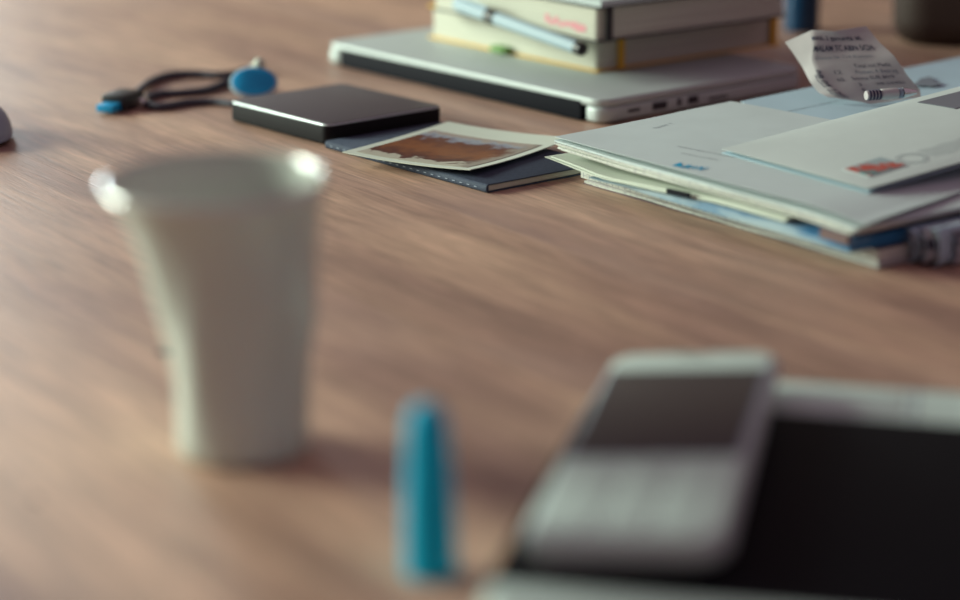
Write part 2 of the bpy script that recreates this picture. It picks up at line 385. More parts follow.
# ================================================================ BLUE CAP
def cap():
    p = at(431, 574, 0)
    t = thing('marker_cap', p, 0, 'tapered teal-blue plastic cap standing upright on the wood', 'cap')
    Hh = .0594; ks = height_for(p, 403)/Hh; t.scale = (.93, .93, ks); bm = bmesh.new()
    pr = [(0, 0), (.0078, 0), (.0090, .0012), (.0094, .004), (.0093, .014), (.0086, .030), (.0077, .046), (.0073, .052), (.0064, .0562), (.0044, .0585), (.0018, .0593), (0, .0594)]
    lathe(bm, pr, 48)
    for v in bm.verts: v.co.x -= .0012*(v.co.z/Hh)
    link('body', mesh(bm, 'body'), M['teal'], t)
    bm = bmesh.new(); lathe(bm, [(.0088, .0005), (.0096, .0012), (.0096, .0028), (.0091, .0034)], 48)
    link('base_ring', mesh(bm, 'base_ring'), M['teal'], t)
    bm = bmesh.new(); rounded(bm, -.0013, .0013, -.0090, -.0072, .022, .052, .0006)
    link('clip', mesh(bm, 'clip'), M['teal'], t)
cap()
# ================================================================ TABLET + PHONE
def tablet_phone():
    zt = .0095
    NL = at(474, 608, zt); f1 = at(785, 379, zt); f2 = at(960, 391, zt)
    u = (f2-f1); u.z = 0; u.normalize(); rz = math.atan2(u.y, u.x); v = Vector((-u.y, u.x, 0))
    dep = (f1-NL).dot(v); W = .245
    t = thing('tablet', (NL.x, NL.y, T), rz, 'white-rimmed flat tablet with a matt black face, lying under the white phone', 'tablet')
    bm = bmesh.new(); rounded(bm, 0, W, 0, dep, 0, zt, .012, .003)
    link('casing', mesh(bm, 'casing'), M['white_plastic'], t)
    # black face: from px
    far = (at(800, 415, zt)-f1).dot(v)+dep; near = (at(500, 583, zt)-NL).dot(v); left = (at(500, 560, zt)-NL).dot(u)
    bm = bmesh.new(); rounded(bm, left, W-.01, near, far, zt-.001, zt+.0006, .003, .0003)
    link('black_face', mesh(bm, 'black_face'), M['black_gloss'], t)
    # narrow joint in the far rim and two keys
    sx = (at(915, 395, zt)-NL).dot(u)
    link('seam', boxmesh('seam', sx, sx+.0007, far+.003, dep-.003, zt-.001, zt+.0003), M['grey_plastic'], t)
    for k in (0, 1):
        bm = bmesh.new(); x0 = sx+.004+k*.016 if k else sx-.052
        rounded(bm, x0, x0+(.012 if k else .048), far+.006, dep-.006, zt-.001, zt+.0003, .002, .0003)
        link('key', mesh(bm, 'key'), M['white_plastic'], t)
    # ---- phone
    z0 = zt+.0007; th = .0105; zp = z0+th
    A = at(512, 541, zp); B = at(714, 546, zp); C = at(603, 353, zp); D = at(782, 358, zp)
    cx = (A+B+C+D)/4
    up = ((C-A)+(D-B)); up.z = 0; L = up.length/2; up.normalize(); rp = math.atan2(up.y, up.x)-math.pi/2
    r = Vector((up.y, -up.x, 0)); Wd = ((B-A).dot(r)+(D-C).dot(r))/2
    ph = thing('mobile_phone', (cx.x+.0030, cx.y, T+z0), rp, 'white mobile phone with dark screen resting on the black tablet face', 'phone')
    w2, l2 = Wd/2, L/2
    roll = math.radians(5); ph.rotation_euler = (0, -roll, rp); ph.location.z += w2*math.sin(roll)-.001
    bm = bmesh.new(); rounded(bm, -w2, w2, -l2, l2, 0, th, .0115, .0038, bseg=5)
    link('casing', mesh(bm, 'casing'), M['white_plastic'], ph)
    def loc(px, py):
        q = at(px, py, zp)-cx; return q.dot(r), q.dot(up)
    s = [loc(602, 373), loc(761, 378), loc(732, 464), loc(564, 459)]
    sx0 = (s[0][0]+s[3][0])/2; sx1 = (s[1][0]+s[2][0])/2; sy0 = (s[2][1]+s[3][1])/2; sy1 = (s[0][1]+s[1][1])/2
    bm = bmesh.new(); rounded(bm, sx0, sx1, sy0, sy1, th-.001, th+.0005, .0008, .0002)
    link('screen', mesh(bm, 'screen'), M['screen'], ph)
    bm = bmesh.new(); rounded(bm, sx0-.0014, sx1+.0014, sy0-.0014, sy1+.0014, th-.001, th+.0002, .0016, .0002)
    link('screen_frame', mesh(bm, 'screen_frame'), M['grey_plastic'], ph)
    # earpiece
    bm = bmesh.new(); rounded(bm, -.006, .006, l2-.0075, l2-.0062, th-.0005, th+.0002, .0006)
    link('earpiece', mesh(bm, 'earpiece'), M['black'], ph)
    # navigation key and keypad
    bm = bmesh.new(); lathe(bm, [(0, th+.0006), (.0035, th+.0006), (.0042, th)], 32, 0, sy0-.0105)
    link('navigation_key', mesh(bm, 'navigation_key'), M['white_plastic'], ph)
    bm = bmesh.new(); lathe(bm, [(.0048, th), (.0052, th+.0007), (.0076, th+.0007), (.0080, th)], 32, 0, sy0-.0105)
    link('navigation_ring', mesh(bm, 'navigation_ring'), M['white_plastic'], ph)
    y = sy0-.005
    for sx_ in (-1, 1):
        for k in (0, 1):
            bm = bmesh.new(); rounded(bm, sx_*.0175-.006, sx_*.0175+.006, y-.0045-k*.007, y-k*.007, th-.001, th+.0003, .0014, .0002)
            link('soft_key', mesh(bm, 'soft_key'), M['white_plastic'], ph)
    km = None; ky0 = sy0-.0215; rows = 4; ph_ = (ky0-(-l2+.006))/rows
    for j in range(rows):
        for i in range(3):
            if km is None:
                bm = bmesh.new(); rounded(bm, -.0072, .0072, -ph_*.42, ph_*.42, -.001, .0003, .0014, .0002); km = mesh(bm, 'number_key')
            k = link('number_key', km, M['white_plastic'], ph); k.location = ((i-1)*.0162, ky0-ph_*(j+.5), th)
tablet_phone()
# ================================================================ PORTABLE DRIVE
def drive():
    z = .0135
    A = at(327, 125, z); B = at(236, 99, z); C = at(438, 104, z)
    # x axis along A->B (left-back), y axis is on the far side
    L, W, rz = frame3(A, B, C)
    # W negative because C lies clockwise; mirror by using C as x
    L, W, rz = frame3(A, C, B)
    t = thing('portable_drive', (A.x, A.y, T), rz, 'flat black portable drive with dark grey lid and thin silver rim', 'drive')
    bm = bmesh.new(); rounded(bm, 0, L, 0, W, .0008, z-.0012, .006, .001)
    link('body', mesh(bm, 'body'), M['hdd_black'], t)
    bm = bmesh.new(); rounded(bm, .0004, L-.0004, .0004, W-.0004, z-.0022, z-.0002, .0056, .0009)
    link('bright_edge', mesh(bm, 'bright_edge'), M['rim'], t)
    bm = bmesh.new(); rounded(bm, .0011, L-.0011, .0011, W-.0011, z-.0008, z, .0050, .0003)
    link('lid', mesh(bm, 'lid'), M['hdd_top'], t)
    for i in (0, 1):
        for j in (0, 1):
            bm = bmesh.new(); lathe(bm, [(0, 0), (.004, 0), (.004, .001), (0, .001)], 16, .012+i*(L-.024), .012+j*(W-.024))
            link('rubber_foot', mesh(bm, 'rubber_foot'), M['black'], t)
drive()
# ================================================================ USB CABLE, LANYARD
def cables():
    p0 = at(124, 106, .003)
    t = thing('usb_cable', (p0.x, p0.y, T), 0, 'dark usb cable with blue-tipped black plug curving left of the drive', 'cable')
    O = Vector((p0.x, p0.y, T))
    def q(x, y, z): return at(x, y, z)-O
    bm = bmesh.new(); tube(bm, [q(128, 102, .004), q(139, 91, .004), q(152, 81, .003), q(172, 75, .0026), q(198, 74, .0026), q(226, 75, .0026), q(252, 69, .003)], .0028, 10)
    link('cord', mesh(bm, 'cord'), M['cord'], t)
    d = (q(104, 113, .0)-q(134, 102, .0)); d.z = 0; d.normalize(); a = math.atan2(d.y, d.x); c = q(129, 106, 0)
    def ob(name, x0, x1, w, z0, z1, mat, bev):
        bm = bmesh.new(); box(bm, x0, x1, -w, w, z0, z1, bev=bev, seg=3); o = link(name, mesh(bm, name), mat, t)
        o.location = (c.x, c.y, 0); o.rotation_euler = (0, 0, a); return o
    ob('plug_housing', -.005, .021, .0092, .0004, .0110, M['black'], .0018)
    ob('plug_shell', .0205, .0325, .006, .0018, .0064, M['blue'], .0003)
    # the far end of the cable: pale cuff
    e0 = q(252, 69, .003); e1 = q(262, 70, .003)
    bm = bmesh.new(); cyl(bm, e0, e1, [(0, .004), (.2, .0046), (.8, .0046), (1, .0036)]); link('cable_cuff', mesh(bm, 'cable_cuff'), M['white_edge'], t)
    # lanyard with blue tag
    p1 = at(254, 97, 0); t2 = thing('key_lanyard', p1, 0, 'looped dark lanyard with oval bright blue tag behind the drive corner', 'lanyard')
    O = Vector(p1)
    bm = bmesh.new(); tube(bm, [q(252, 82, .0075), q(240, 80, .0042), q(226, 83, .0028), q(206, 90, .0024), q(182, 93, .0024), q(160, 94, .0024), q(147, 98, .0028), q(147, 104, .0028), q(162, 107, .0024), q(186, 103, .0022), q(212, 102, .0022), q(233, 104, .0022)], .0027, 10)
    link('strap', mesh(bm, 'strap'), M['cord'], t2)
    bm = bmesh.new(); cyl(bm, q(139, 104, .0035), q(146, 101, .0035), [(0, .003), (.15, .0036), (.85, .0036), (1, .003)], 20); link('metal_clamp', mesh(bm, 'metal_clamp'), M['silver'], t2)
    def oval(name, a, b, z0, z1, mat):
        bm = bmesh.new(); n = 48; rings = []
        for s, z in ((.93, z0), (1, z0+.0006), (1, z1-.0006), (.93, z1)):
            rings.append([bm.verts.new((a*s*math.cos(2*math.pi*k/n), b*s*math.sin(2*math.pi*k/n), z)) for k in range(n)])
        for x, y in zip(rings, rings[1:]):
            for k in range(n): bm.faces.new((x[k], x[(k+1) % n], y[(k+1) % n], y[k]))
        bm.faces.new(rings[0][::-1]); bm.faces.new(rings[-1])
        o = link(name, mesh(bm, name), mat, t2); o.rotation_euler = (math.radians(48), 0, math.radians(8)); o.location = (0, .002, .0098); return o
    oval('tag_rim', .0165, .0125, -.002, .001, M['paper_blue'])
    oval('tag_face', .0148, .0108, .0, .0018, M['blue'])
    bm = bmesh.new(); bmesh.ops.create_uvsphere(bm, u_segments=20, v_segments=12, radius=.0042)
    o = link('bead', mesh(bm, 'bead'), M['paper_green'], t2); o.location = (.003, .0125, .0205)
cables()
# ================================================================ POCKET NOTEBOOK, INSTANT PHOTO
def notebook():
    z = .0050
    A = at(488, 184.5, z); B = at(335, 139, z); C = at(568, 168, z)
    L, W, rz = frame3(A, C, B)      # x along the short page edge, y along the spine (away to the left)
    L = .088
    t = thing('pocket_notebook', (A.x, A.y, T), rz, 'thin navy card-covered notebook under the instant photo', 'notebook')
    bm = bmesh.new(); box(bm, .0008, L-.0008, .0006, W-.0008, .0009, z-.0007, bev=.0004, seg=1)
    link('pages', mesh(bm, 'pages'), M['cream'], t)
    link('cover', boxmesh('cover', 0, L, 0, W, z-.0008, z, bev=.0003), M['navy'], t)
    link('cover', boxmesh('cover', 0, L, 0, W, 0, .0008, bev=.0003), M['navy'], t)
    bm = bmesh.new(); n = 8
    pts = [(-.0020*math.sin(math.pi*k/n), z/2-(z/2)*math.cos(math.pi*k/n)) for k in range(n+1)]
    a = [bm.verts.new((x+.0004, 0, zz)) for x, zz in pts]; b = [bm.verts.new((x+.0004, W, zz)) for x, zz in pts]
    for i in range(n): bm.faces.new((a[i], a[i+1], b[i+1], b[i]))
    bm.faces.new(a); bm.faces.new(b[::-1])
    link('spine', mesh(bm, 'spine'), M['navy'], t)
    bm = bmesh.new()
    for k in range(22):
        y = .008+k*(W-.016)/21; box(bm, -.0018, -.0010, y, y+.0022, z/2-.0002, z/2+.0002)
    o = link('stitching', mesh(bm, 'stitching', False), M['grey_plastic'], t); o['kind'] = 'stuff'
    # instant photo
    zz = z+.0033
    A = at(470, 172, zz); B = at(343, 152, zz); C = at(590, 133, zz)
    L, W, rz = frame3(A, C, B)
    print('photo', L, W, 'note')
    L = min(L, .108)
    t = thing('instant_photo', (A.x, A.y, T+z), rz, 'white-bordered instant photo of a rust-brown mass, lying on the navy notebook', 'photograph')
    def surf(x, y, dz=0): 
        u = x/L; v = y/W
        return Vector((x, y, .0012+.0018*(2*u-1)**2*(.35+.65*(1-v)) + .0015*(2*v-1)**2 + dz))
    link('border', sheetmesh('border', lambda u, v: surf(u*L, v*W), 16, 12, .0005), M['paper_green'], t)
    x0, x1, y0, y1 = .006, L-.024, .006, W-.006
    link('picture', sheetmesh('picture', lambda u, v: surf(x0+(x1-x0)*u, y0+(y1-y0)*v, .0004), 16, 12, .0002), M['snap'], t)
notebook()
# ================================================================ LAPTOP
ZL = .0165
def laptop():
    A = at(602, 101, ZL); B = at(328, 41, ZL); C = at(803, 66, ZL)
    L, W, rz = frame3(A, C, B)      # x along the port side (away right), y along the hinge side
    print('laptop', L, W)
    t = thing('laptop', (A.x, A.y, T), rz, 'closed silver laptop with black hinge strip, lying under the books', 'laptop')
    global LAP; LAP = (A.copy(), rz, L, W)
    bm = bmesh.new(); rounded(bm, 0, L, 0, W, .0115, ZL, .012, .0012, bseg=4)
    link('lid', mesh(bm, 'lid'), M['alu'], t)
    bm = bmesh.new(); rounded(bm, .006, L, .0, W, .0012, .0112, .010, .0022, bseg=4)
    link('base', mesh(bm, 'base'), M['alu'], t)
    for yy in (0, W-.020):
        bm = bmesh.new(); rounded(bm, 0, .03, yy, yy+.02, .0013, .0111, .009, .002); link('hinge_end', mesh(bm, 'hinge_end'), M['alu'], t)
    link('hinge_strip', boxmesh('hinge_strip', -.0008, .020, .0195, W-.0195, .0008, .0135, bev=.0008), M['hinge_black'], t)
    for x0, x1, nm, mt in ((.020, .037, 'power_port', 'alu'), (.045, .059, 'usb_port', 'alu_dark'), (.068, .072, 'audio_port', 'alu_dark'), (.078, .088, 'display_port', 'alu_dark'), (.098, .116, 'card_slot', 'alu_dark')):
        bm = bmesh.new(); rounded(bm, x0, x1, -.0003, .003, .0045, .0095 if nm != 'card_slot' else .0062, .0008)
        o = link(nm, mesh(bm, nm), M[mt], t)
        if nm == 'power_port':
            bm = bmesh.new(); rounded(bm, x0+.003, x1-.003, -.0006, .002, .006, .008, .0006); link('pins', mesh(bm, 'pins'), M['alu_dark'], o)
laptop()
# ================================================================ BOOKS ON LAPTOP
def book(name, front, left, right, z0, th, label, cover, elastic, ex, cover_th=.0022, pages='cream', fixedL=None, fixedW=None):
    A = at(*front, z0); B = at(*left, z0); C = at(*right, z0)
    L, W, rz = frame3(A, C, B)
    if fixedL: L = fixedL
    if fixedW: W = fixedW
    print(name, L, W)
    t = thing(name, (A.x, A.y, T+z0), rz, label, 'notebook')
    link('cover', boxmesh('cover', 0, L, 0, W, 0, cover_th, bev=.0005), cover, t)
    link('cover', boxmesh('cover', 0, L, 0, W, th-cover_th, th, bev=.0005), cover, t)
    bm = bmesh.new(); rounded(bm, .0022, L-.0022, .0022, W-.002, cover_th*.95, th-cover_th*.95, .004)
    link('pages', mesh(bm, 'pages'), M[pages], t)
    # elastic band round the book
    bm = bmesh.new(); w = .0055
    box(bm, ex, ex+w, -.0010, .0002, -.0000, th+.0008); box(bm, ex, ex+w, -.001, W+.001, th, th+.0008); box(bm, ex, ex+w, W-.0002, W+.001, 0, th+.0008)
    link('elastic_band', mesh(bm, 'elastic_band', False), elastic, t)
    return t, L, W, rz, A
z1 = ZL+.0002; th1 = .0245
lb = book('yellow_notebook', (597, 73), (424, 38), (787, 45), z1, th1, 'thick notebook with mustard-yellow covers and band, lower of two on the laptop', M['yellow'], M['yellow'], .019, .0013)
# far yellow band end visible at the right end
L1 = lb[1]
link('elastic_band', boxmesh('elastic_band', L1-.014, L1-.008, -.001, .0002, 0, th1+.0003), M['yellow'], lb[0])
# green page marker
bm = bmesh.new(); box(bm, -.006, .004, .092, .108, .0015, .0052, bev=.0006); link('page_tab', mesh(bm, 'page_tab'), M['green'], lb[0])
z2 = z1+th1+.0009; th2 = .0235
ub = book('black_notebook', (597, 43), (428, 9), (780, 18), z2, th2, 'thick notebook with thin black covers and black band, on the yellow notebook', M['black'], M['black'], .0075, .0012, fixedL=lb[1]*.985, fixedW=lb[2]*.99)
# pink mark on the page edges
bm = bmesh.new()
for k in range(9):
    y = .014+k*.0048; h = random.uniform(.003, .007); c = .0085+random.uniform(-.0015, .0015)
    box(bm, .0019, .0024, y, y+.0040, c-h/2, c+h/2)
o = link('pink_mark', mesh(bm, 'pink_mark', False), M['pink'], ub[0]); o['label'] = 'pink highlighter mark on the page edges'
# white pad lying on top
z3 = z2+th2+.0009
A = at(600, 12, z3-.0005); 
t = thing('white_pad', (ub[4].x, ub[4].y, T+z3), ub[3], 'white paper pad lying on top of the black notebook', 'pad')
def padf(dz): return lambda u, v: Vector((-.002+u*(ub[1]+.004), -.0055+v*ub[2]*.62, dz+.0004*math.sin(5*u)))
for k in range(4): link('sheet', sheetmesh('sheet', padf(.0007+k*.0011), 6, 6, .0009), M['paper'], t)
# pen along the books' left side
def pen():
    Aw, rz = lb[4], lb[3]
    n = Vector((-math.cos(rz), -math.sin(rz), 0)); n_plane = n
    P0 = Aw + n*.0285; P0.z = 0
    a = at_plane(456, 4, P0, n); b = at_plane(584, 50, P0, n)
    t = thing('ballpoint_pen', b, 0, 'pale blue pen with black band leaning along the notebooks', 'pen')
    a = a-b; b = Vector((0, 0, 0)); L = (b-a).length
    d = (b-a).normalized()
    bm = bmesh.new(); cyl(bm, a, b-d*.007, [(0, .0036), (.03, .0046), (1, .0044)]); link('barrel', mesh(bm, 'barrel'), M['penblue'], t)
    bm = bmesh.new(); cyl(bm, b-d*.007, b, [(0, .0046), (.8, .0046), (1, .0034)]); link('end_cap', mesh(bm, 'end_cap'), M['black'], t)
    m0 = a+d*L*.26
    bm = bmesh.new(); cyl(bm, m0, m0+d*.010, [(0, .0048), (.1, .0051), (.9, .0051), (1, .0048)]); link('band', mesh(bm, 'band'), M['black'], t)
    bm = bmesh.new(); tube(bm, [a+Vector((0, 0, .0045)), a+d*.02+Vector((0, 0, .0058)), m0+Vector((0, 0, .005))], .0010, 8); link('clip', mesh(bm, 'clip'), M['penblue'], t)
pen()
# ================================================================ BLUE BOTTLE behind books
def bottle():
    p = at(803, 33, 0); p.y += .012
    t = thing('blue_bottle', p, 0, 'narrow dark blue bottle standing behind the right end of the books', 'bottle')
    bm = bmesh.new(); lathe(bm, [(0, 0), (.0125, 0), (.0140, .0015), (.0143, .006), (.0143, .075), (.0135, .084), (.009, .091), (.0075, .095), (.0075, .100), (0, .100)], 40)
    link('body', mesh(bm, 'body'), M['blue_dark'], t)
    bm = bmesh.new(); lathe(bm, [(0, .1002), (.0088, .1002), (.0090, .102), (.0090, .116), (.0080, .118), (0, .118)], 32)
    link('cap', mesh(bm, 'cap'), M['black'], t)
bottle()
# ================================================================ STAND-IN BAG, added to darken the far right corner
def bag():
    p = at(975, 54, 0); p.y += .05
    t = thing('stand_in_bag', p, math.radians(-12), 'added dark brown leather bag standing in for the darkness at the top right', 'bag')
    t.location.x += .055
    bm = bmesh.new(); rounded(bm, -.11, .11, -.045, .045, .0, .15, .03, .02, bseg=5)
    for v in bm.verts:
        k = 1-.18*(v.co.z/.15); v.co.y *= k; v.co.x += .004*math.sin(v.co.z*40)
    link('body', mesh(bm, 'body', ang=60), M['leather'], t)
    bm = bmesh.new(); box(bm, -.105, .105, -.050, -.044, .07, .135, bev=.002); link('flap', mesh(bm, 'flap'), M['leather'], t)
    bm = bmesh.new(); tube(bm, [(-.05, 0, .148), (-.045, 0, .19), (0, 0, .21), (.045, 0, .19), (.05, 0, .148)], .005); link('handle', mesh(bm, 'handle'), M['leather'], t)
    for sx in (-.04, .04):
        bm = bmesh.new(); box(bm, sx-.006, sx+.006, -.054, -.049, .060, .085, bev=.001); link('buckle', mesh(bm, 'buckle'), M['rim'], t)
bag()
# ================================================================ MOUSE at left edge
def mouse():
    p = at(-30, 138, 0)
    t = thing('computer_mouse', p, math.radians(20), 'rounded blue-grey computer mouse at the left edge of the table', 'mouse')
    def dome(z0, zs, a, b, nm, mat, cut=None):
        bm = bmesh.new(); n = 40; m = 10; R = []
        for j in range(m+1):
            ph = math.pi/2*j/m; cs = math.cos(ph)**.6; sn = math.sin(ph)
            R.append([bm.verts.new((a*cs*math.cos(2*math.pi*k/n), b*cs*math.sin(2*math.pi*k/n), z0+zs*sn)) for k in range(n)] if j < m else [bm.verts.new((0, 0, z0+zs))])
        for x, y in zip(R, R[1:]):
            for k in range(n):
                q = [x[k], x[(k+1) % n]] + ([y[(k+1) % n], y[k]] if len(y) > 1 else [y[0]]); bm.faces.new(q)
        bm.faces.new(R[0][::-1]); link(nm, mesh(bm, nm), mat, t)
    dome(.003, .020, .026, .042, 'shell', M['grey_plastic'])
    bm = bmesh.new(); lathe(bm, [(0, 0), (.022, 0), (.023, .0035), (0, .0035)], 32)
    for v in bm.verts: v.co.y *= 1.5
    link('base', mesh(bm, 'base'), M['black'], t)
    bm = bmesh.new(); cyl(bm, (-.0025, .024, .0185), (.0025, .024, .0185), [(0, .0042), (.2, .0046), (.8, .0046), (1, .0042)]); link('wheel', mesh(bm, 'wheel'), M['black'], t)
mouse()
# ================================================================ PAPER STACK (right)
ZT = .0265                                  # height of the top sheet
SA = at(862, 221, ZT); SB = at(556, 138, ZT); SC = at(960, 196, ZT)
su = (SB-SA); su.z = 0; SL = su.length; su.normalize()           # along the front edge towards the left
sv = Vector((su.y, -su.x, 0))                                    # away to the right, over the stack
if sv.y < 0: sv = -sv
SRZ = math.atan2(su.y, su.x)
print('stack front edge', SL, 'rz', math.degrees(SRZ))
def SP(x, y, z): return SA+su*x+sv*y+Vector((0, 0, z-ZT))         # stack coordinates -> world
def stack_loc(P): d = P-SA; return d.dot(su), d.dot(sv)
SO = Vector((SA.x, SA.y, T))
def sthing(name, z, label, cat): return thing(name, (SO.x, SO.y, T+z), 0, label, cat)
SW = .215
def slab(name, parent, zb, zt, x0, x1, y0, y1, mat, z_off, wob=0.0, nx=14, ny=4, seed=0, curl=None):
    """bundle with slightly wavy outline; coordinates are stack ones, heights above the table"""
    bm = bmesh.new(); g = []
    for lay in (0, 1):
        rows = []
        for i in range(nx+1):
            r = []
            for j in range(ny+1):
                u = i/nx; v = j/ny; x = x0+(x1-x0)*u; y = y0+(y1-y0)*v
                zz = (zt if lay else zb)
                if callable(zz): zz = zz(x, y)
                y += wob*noise.noise(Vector((x*25, seed, lay*.3)))*(1-v)
                P = SP(x, y, zz)-Vector((SO.x, SO.y, 0)); P.z = zz-z_off
                r.append(bm.verts.new(P))
            rows.append(r)
        g.append(rows)
    b, t = g
    for i in range(nx):
        for j in range(ny):
            bm.faces.new((t[i][j], t[i+1][j], t[i+1][j+1], t[i][j+1])); bm.faces.new((b[i][j], b[i][j+1], b[i+1][j+1], b[i+1][j]))
        bm.faces.new((b[i][0], b[i+1][0], t[i+1][0], t[i][0])); bm.faces.new((b[i][ny], t[i][ny], t[i+1][ny], b[i+1][ny]))
    for j in range(ny):
        bm.faces.new((b[0][j], t[0][j], t[0][j+1], b[0][j+1])); bm.faces.new((b[nx][j], b[nx][j+1], t[nx][j+1], t[nx][j]))
    return link(name, mesh(bm, name, ang=30), mat, parent)
L = SL
def sg(x): return max(0.0, min(1.0, x))
# 1 magazine on the table
m1 = sthing('magazine', 0, 'thin magazine with a pinkish cover edge at the bottom of the paper stack', 'magazine')
slab('cover', m1, 0, .0005, -.001, L-.010, .012, SW, M['brown'], 0, .002, seed=1)
slab('pages', m1, .0005, .0020, .000, L-.011, .0130, SW, M['checked'], 0, .002, seed=2)
slab('cover', m1, .0020, .0025, -.001, L-.012, .0135, SW, M['pink'] if False else M['receipt'], 0, .002, seed=3)
# 2 squared writing pad
p2 = sthing('writing_pad', .0027, 'squared writing pad with ruled page edges, low in the paper stack', 'pad')
slab('pages', p2, .0027, .0095, .001, L-.006, .0135, SW, M['checked'], .0027, .001, seed=4)
slab('cover', p2, .0095, .0100, .001, L-.006, .0130, SW, M['navy'], .0027, .001, seed=5)
o = slab('ruled_mark', p2, .0030, .0093, L-.006, L-.0058, .0140, .1, M['paper'], .0027)
bmk = bmesh.new()
for k in range(26):
    x = L-.010-k*.0052; P = SP(x, .0122, .0033)-SO; Q = SP(x-.0004, .0122, .0033)-SO
    v = [bmk.verts.new((P.x, P.y, .0008)), bmk.verts.new((Q.x, Q.y, .0008)), bmk.verts.new((Q.x, Q.y, .0064)), bmk.verts.new((P.x, P.y, .0064))]; bmk.faces.new(v)
o = link('ruled_lines', mesh(bmk, 'ruled_lines', False), M['ink_soft'], p2); o['kind'] = 'stuff'
# 3 blue magazine
zb3 = .0102
b3 = sthing('blue_magazine', zb3, 'blue-printed magazine in the middle of the paper stack', 'magazine')
def z3t(x, y): return .0108+.0051*sg((L-.045-x)/.10)
slab('cover', b3, lambda x, y: z3t(x, y)-.0004, z3t, .004, L-.035, -.0045, SW, M['bluemag'], zb3, .0015, seed=6)
slab('pages', b3, zb3, lambda x, y: z3t(x, y)-.0004, .004, L-.05, -.0036, SW, M['bluemag'], zb3, .0015, seed=7)
# 4 folded cream sheet
def z4(x, y): return z3t(x, y)+.0011+.0035*sg((x-(L-.05))/.05)
c4 = sthing('folded_letter', .0112, 'pale green-white folded letter sticking out of the stack at its left corner', 'letter')
slab('leaf', c4, z4, lambda x, y: z4(x, y)+.0005, .048, L+.003, -.0055, .12, M['paper_green'], .0112, .001, seed=8)
slab('leaf', c4, lambda x, y: z4(x, y)+.0006, lambda x, y: z4(x, y)+.0014+.0004*sg((L-x)/.12), .048, L-.001, -.0040, .12, M['paper_green'], .0112, .001, seed=9)
slab('brown_slip', c4, .0152, .0202, .001, .020, -.0085, -.0062, M['brown'], .0112)
slab('black_clip', c4, lambda x, y: z4(x, y)+.0004, lambda x, y: z4(x, y)+.0030, .118, .136, -.0078, -.0064, M['hinge_black'], .0112)
# 5 bundle of letters
def z5b(x, y): return .0194-.0022*sg((.045-x)/.045)**2+.0012*sg((x-L+.06)/.06)
c5 = sthing('letter_bundle', .019, 'thick bundle of white printed sheets under the top letter', 'papers')
for k in range(5):
    a = k*.00100
    slab('sheet', c5, lambda x, y, a=a: z5b(x, y)+a, lambda x, y, a=a: z5b(x, y)+a+.0010, .006-.001*k, L-.0015*(4-k), -.0015*(1 if k % 2 else 0)-.001, SW, M['checked'] if k < 4 else M['paper'], .019, .0012, seed=20+k)
# 6 top letter with print
c6 = sthing('top_letter', ZT-.0010, 'white letter with small blue logo, lying on top under the envelope', 'letter')
def ztop(x, y): 
    edge = sg((.045-x)/.045)
    return ZT+.0002-.002*edge**2
TS = .0018
TC = [at(866, 221.5, ZT), at(555, 138, ZT), at(731, 99, ZT+.002), at(1046, 160, ZT)]
def topf(u, v):
    x = -.006+(L+.004)*u; y = -.003+(SW-.0)*v
    P = (TC[0]*(1-u)*(1-v)+TC[1]*u*(1-v)+TC[2]*u*v+TC[3]*(1-u)*v)-SO; P.z = ztop(x, y)-(ZT-.0010)+.0003+.003*max(0, u+v-1.7)**2+.0006*noise.noise(Vector((x*14, y*14, 3))); return P
link('sheet', sheetmesh('sheet', topf, 40, 20, .0003), M['paper'], c6)
def quad_sheet(parent, px, z, zoff, nm, mat, O, amp=.0006, th=.0003, nu=14, nv=10, bulge=0):
    P = [at(x, y, zz) for (x, y), zz in zip(px, z)]
    def f(u, v):
        q = (P[0]*(1-u)*(1-v)+P[1]*u*(1-v)+P[2]*u*v+P[3]*(1-u)*v)-O
        q.z -= zoff; q.z += amp*noise.noise(Vector((u*3, v*3, zoff*100)))+bulge*math.sin(math.pi*u)*math.sin(math.pi*v); return q
    o = link(nm, sheetmesh(nm, f, nu, nv, th), mat, parent); o['_'] = 0; del o['_']
    return f
c8 = sthing('printed_letter', ZT-.006, 'bluish printed letter at the back of the stack, behind the receipt', 'letter')
f8 = quad_sheet(c8, [(740, 101.5), (975, 54), (1110, 85), (850, 150)], [ZT-.0006, ZT-.0006, ZT-.0004, ZT-.0004], ZT-.006, 'sheet', M['paper_blue'], SO, .0004)
def proj_on(f, w, h):
    def p(co):
        u, v = co.x/w, co.y/h; q = f(u, v); return q+Vector((0, 0, .0004))
    return p
# lines of print on the back letter
text('Mit freundlichen Ihre Nachricht vom 12.03.', .0042, 'printed_text', M['ink_soft'], c8, None, proj=lambda co: f8(.06+co.x/.32, .30+co.y*.0-(-co.y)/.16)+Vector((0, 0, .0005)))
def decal(parent, O, zoff, px0, px1, zt, size, s, mat, flip=1, bold=0, nm='printed_text', lift=.0004):
    """print a line of lettering on a level surface between two places"""
    a = at(*px0, zt); b = at(*px1, zt); d = (b-a); d.z = 0; w = d.length; d.normalize(); n = Vector((-d.y, d.x, 0))*flip
    c = bpy.data.curves.new('t', 'FONT'); c.body = s; c.size = size; c.resolution_u = 2; c.offset = bold
    o = bpy.data.objects.new('t', c); COL.objects.link(o); dg = bpy.context.evaluated_depsgraph_get(); me = bpy.data.meshes.new_from_object(o.evaluated_get(dg))
    bpy.data.objects.remove(o); bpy.data.curves.remove(c); me.materials.clear()
    mxx = max(v.co.x for v in me.vertices)
    for v in me.vertices:
        p = a+d*(v.co.x/mxx*w)+n*v.co.y-O; v.co = Vector((p.x, p.y, zt-zoff+lift))
    return link(nm, me, mat, parent)
zc6 = ZT-.0010
decal(c6, SO, zc6, (676, 147), (735, 158.5), ZT+.0006, .0032, 'Versicherungen im Verbund der', M['ink_soft'])
